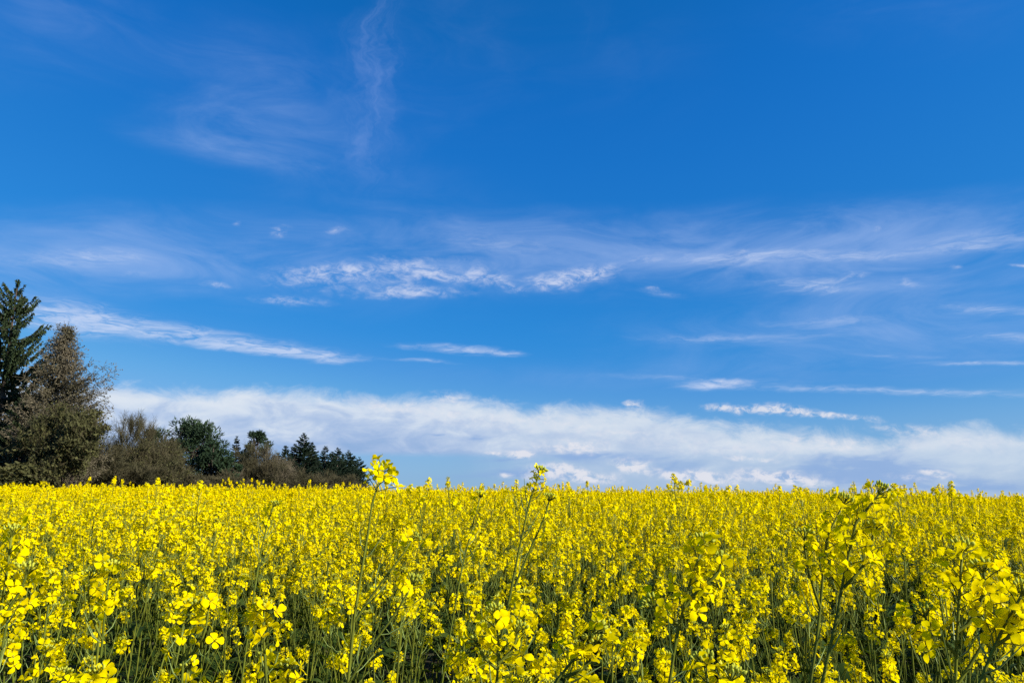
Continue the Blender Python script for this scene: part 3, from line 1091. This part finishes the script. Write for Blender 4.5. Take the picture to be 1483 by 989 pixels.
def pine(px, top, d, label, width, seed=0, name='pine_tree', mi=PN, nclump=46, flat=.8):
    rs = np.random.RandomState(seed)
    base = base_for(px, d); H = height_for(top, d, base)
    T, E, B = MB(), MB(), Bulk()
    tr = np.array([[0, 0, 0], [.1, 0, H * .35], [-.1, .1, H * .7], [0, 0, H * .96]])
    T.tube(tr, [H * .022, H * .017, H * .010, .03], BK, 7)
    lob = rs.uniform(0, 6.28, 3)
    for i in range(nclump):
        q = rs.uniform(.04, 1) ** .9
        env = width * (math.sin(min(1, (1.08 - q) / .75) * math.pi * .5)) ** .6 * rs.uniform(.45, 1.05)
        ph = rs.uniform(0, 6.28)
        env *= 1 + .22 * math.sin(2 * ph + lob[0]) + .18 * math.sin(3 * ph + 9 * q + lob[1])
        c_ = np.array([math.cos(ph) * env, math.sin(ph) * env, H * q * .97])
        s0 = along(tr, max(.1, q - .12))[0]
        E.tube(bez(s0, (s0 + c_) / 2 + [0, 0, -.2], c_, 4), [.07, .05, .035, .02], BK, 3, False)
        cr_ = rs.uniform(.45, 1.0) ** 1.3 * width * .30
        m_ = 150
        dv = unit(rs.normal(size=(m_, 3)))
        pp = c_ + dv * cr_ * rs.uniform(.15, 1, (m_, 1)) ** .6 * np.array([1, 1, flat])
        dd = unit(dv + .5 * rs.normal(size=dv.shape) + np.array([0, 0, .45]))
        B.quads(pp, dd, rand_side(dd, rs), rs.uniform(.18, .38, m_), rs.uniform(.08, .15, m_), mi, .3)
    return tree_thing(name, base, label, 'pine tree', T, B.mesh('crown', E))


# the tall group at the left edge
spruce(-16, 408, 60, 'tallest dark spruce with drooping limbs, cut by the left edge of the view', 5.2, SP, 1, 1.35, 1.6, .03, .14, irregular=.45, whorl=54, prof=.75, curl=.28)
spruce(-95, 470, 66, 'broad dark spruce beyond the left edge, behind the tallest spruce', 4.6, SD, 2, 1.0, .9)
spruce(22, 565, 57, 'shorter dense green spruce standing at the foot of the tallest spruce', 3.3, SP, 3, 1.2, .8, .02, irregular=.35)


def larch(px, top, d, label, rad, seed):
    rs = np.random.RandomState(seed)
    base = base_for(px, d); H = height_for(top, d, base)
    T = MB(); T.tube([[0, 0, 0], [.05, 0, H * .5], [0, 0, H * .93], [0, 0, H]], [H * .013, H * .009, H * .003, .012], BK, 7)
    B = Bulk(); E = MB()
    nl = 420
    for i in range(nl):
        q = .12 + .88 * (i / nl)
        z = H * q
        rr = rad * (1 - q) ** .78 + .15
        ph = rs.uniform(0, 6.28)
        ln = rr * rs.uniform(.6, 1.04)
        if .42 < q < .70 and i % 8 == 0:      # a few long limbs reaching out over the open field
            ph = rs.uniform(-.5, .5); ln = rs.uniform(3.4, 4.3)
        o = np.array([math.cos(ph), math.sin(ph), 0])
        t = np.linspace(0, 1, 7)[:, None]
        pth = np.array([0, 0, z]) + o * ln * t + np.array([0, 0, 1.0]) * (ln * .30 * t + .12 * ln * t ** 3 - .25 * ln * t * (1 - t))
        E.tube(pth[[0, 2, 4, 6]], [.035, .026, .018, .010], TP, 3, False)
        m_ = int(ln * 17) + 6
        tt = rs.uniform(.12, 1.0, m_)
        ip = np.clip(tt * 6, 0, 5.999); ii = ip.astype(int); ff = (ip - ii)[:, None]
        pp = pth[ii] * (1 - ff) + pth[np.minimum(ii + 1, 6)] * ff
        tg = unit(pth[np.minimum(ii + 1, 6)] - pth[ii])
        dd = unit(tg * .6 + .8 * rs.normal(size=pp.shape) - np.array([0, 0, .25]))
        L_ = rs.uniform(.25, .8, m_)
        B.quads(pp, dd, rand_side(dd, rs), L_, .024, TP, .5)
        for _ in range(2):
            pp2 = pp + dd * (L_ * rs.uniform(.3, 1, m_))[:, None]
            dd2 = unit(rs.normal(size=dd.shape))
            B.quads(pp2, dd2, rand_side(dd2, rs), rs.uniform(.08, .16, m_), rs.uniform(.05, .09, m_), TP, .6)
    return tree_thing('larch_tree', base, label, 'larch tree', T, B.mesh('crown', E))


larch(66, 474, 58, 'pinkish-brown leafless larch standing right of the tallest spruce', 5.0, 21)
bare(93, 590, 54, 'wide olive-green budding tree at the foot of the brown larch', 2.7, 32, TW, 4, 4, 3, OL, name='budding_tree', cat='tree', dens=1.2, ls=1.35)
bare(34, 672, 53, 'low olive budding shrub in front of the shorter green spruce', 2.6, 33, TW, 5, 4, 3, OL, name='budding_shrub', cat='shrub', ls=1.25)
bare(-25, 668, 55, 'olive budding shrub under the tallest spruce at the left edge', 2.6, 34, TW, 4, 4, 3, OL, name='budding_shrub', cat='shrub', ls=1.25)
bare(145, 632, 70, 'grey bare tree just right of the olive budding tree', 2.4, 35, TW, 2, 4, 0, dens=1.1)
spruce(132, 640, 76, 'small dark spruce half hidden behind the grey bare tree', 2.3, SD, 36, 1.2)
bare(190, 602, 72, 'round-topped leafless tree, tallest of the bare trees between olive tree and dark pine', 3.3, 37, TW, 4, 4, 0, dens=1.3)
bare(165, 650, 66, 'low brown thicket shrub in front of the round-topped leafless tree', 3.0, 38, TW, 5, 4, 0, name='bare_shrub', dens=1.5, cat='shrub')
bare(222, 640, 70, 'broad olive-brown leafless tree beside the dark pine', 3.0, 39, TW, 4, 4, 1, OL, dens=1.2)
pine(222, 622, 80, 'small dark pine peeping out behind the bare trees, left of the big pine', 2.6, 40, nclump=50)
pine(275, 610, 78, 'big round-crowned dark green pine, the widest evergreen in the middle of the treeline', 3.6, 41, nclump=140)
pine(305, 640, 76, 'lower right shoulder pine growing against the big round-crowned pine', 2.6, 42, nclump=80)
bare(256, 690, 70, 'dark brown leafless shrub below the big round-crowned pine', 2.8, 43, TW, 5, 4, 0, name='bare_shrub', dens=1.5, cat='shrub')
bare(328, 655, 82, 'slim grey birch-like bare tree right of the big pine', 1.6, 44, TP, 2, 4, 0, dens=.8)
spruce(338, 632, 92, 'narrow pointed little spruce rising alone between pine and twin-topped pine', 1.6, SD, 45, 1.4, .6)
pine(369, 624, 92, 'dark tuft-topped pine rising over brown bare trees, mid treeline', 2.4, 46, nclump=44)
bare(352, 643, 84, 'brown leafless tree in front of the tuft-topped pine', 2.9, 47, TW, 4, 4, 0, dens=1.3)
bare(388, 645, 86, 'pale brown leafless tree right of the tuft-topped pine', 2.6, 48, TP, 3, 4, 0, dens=.9)
bare(315, 684, 74, 'low tangled grey shrub between the big pine and the narrow spruce', 2.4, 49, TW, 5, 4, 0, name='bare_shrub', dens=1.5, cat='shrub')
spruce(411, 645, 96, 'short dark spruce, leftmost of the evergreen row at the far end', 2.6, SD, 50, 1.5, .6)
spruce(437, 627, 98, 'tallest pointed spruce of the evergreen row at the far end', 3.9, SD, 51, 1.5, .6, irregular=.4)
spruce(469, 646, 104, 'thin pointed spruce just right of the tallest of the far row', 2.8, SD, 52, 1.5, .6)
spruce(487, 648, 108, 'broad dark spruce with ragged top in the far evergreen row', 3.7, SD, 53, 1.5, .6, irregular=.4)
spruce(503, 652, 112, 'rounded dark spruce second from the far end of the treeline', 3.6, SD, 54, 1.5, .6, irregular=.35)
spruce(519, 662, 116, 'low dark spruce that ends the treeline beside open sky', 3.2, SD, 55, 1.5, .6)
bare(424, 681, 88, 'low brown leafless shrub under the far evergreen row', 3.0, 56, TW, 5, 4, 0, name='bare_shrub', dens=1.5, cat='shrub')
bare(466, 684, 94, 'brown thicket shrub below the thin pointed spruce', 3.2, 57, TW, 5, 4, 0, name='bare_shrub', dens=1.5, cat='shrub')
bare(502, 689, 100, 'last brown shrub under the rounded spruce near the end of the treeline', 2.8, 58, TW, 5, 4, 0, name='bare_shrub', dens=1.5, cat='shrub')
spruce(190, 650, 88, 'dark spruce seen through the twigs behind the round-topped leafless tree', 3.2, SD, 59, 1.2, .6)
spruce(350, 650, 104, 'dark spruce seen through the twigs behind the brown leafless tree', 3.4, SD, 60, 1.2, .6)
spruce(80, 600, 72, 'dark spruce in the shade behind the brown larch', 3.6, SD, 61, 1.1, .7)
spruce(400, 655, 108, 'dark spruce low behind the pale brown leafless tree', 3.0, SD, 62, 1.2, .6)
spruce(452, 657, 112, 'dark spruce filling the gap behind the tallest and the thin pointed spruce', 3.6, SD, 63, 1.3, .6)
spruce(424, 660, 110, 'dark spruce low between the leftmost and the tallest of the far row', 3.2, SD, 64, 1.3, .6)
bare(236, 655, 74, 'dense brown undergrowth bush hugging the left flank of the big pine', 2.4, 65, TW, 5, 4, 0, name='bare_shrub', dens=1.5, cat='shrub')
bare(385, 672, 84, 'low dark brown bush in front of the pale brown leafless tree', 2.8, 66, TW, 5, 4, 0, name='bare_shrub', dens=1.5, cat='shrub')
spruce(449, 640, 101, 'slender dark spruce close against the right side of the tallest of the far row', 2.4, SD, 67, 1.5, .6)
spruce(424, 643, 100, 'slender dark spruce close against the left side of the tallest of the far row', 2.2, SD, 68, 1.5, .6)
spruce(479, 654, 106, 'stubby dark spruce wedged between the thin pointed and the ragged broad spruce', 2.8, SD, 69, 1.5, .6)
spruce(495, 657, 110, 'stubby dark spruce wedged between the ragged broad and the rounded spruce', 2.8, SD, 70, 1.5, .6)
spruce(511, 660, 113, 'small pointed spruce next to the low spruce that ends the treeline', 2.6, SD, 71, 1.5, .6)
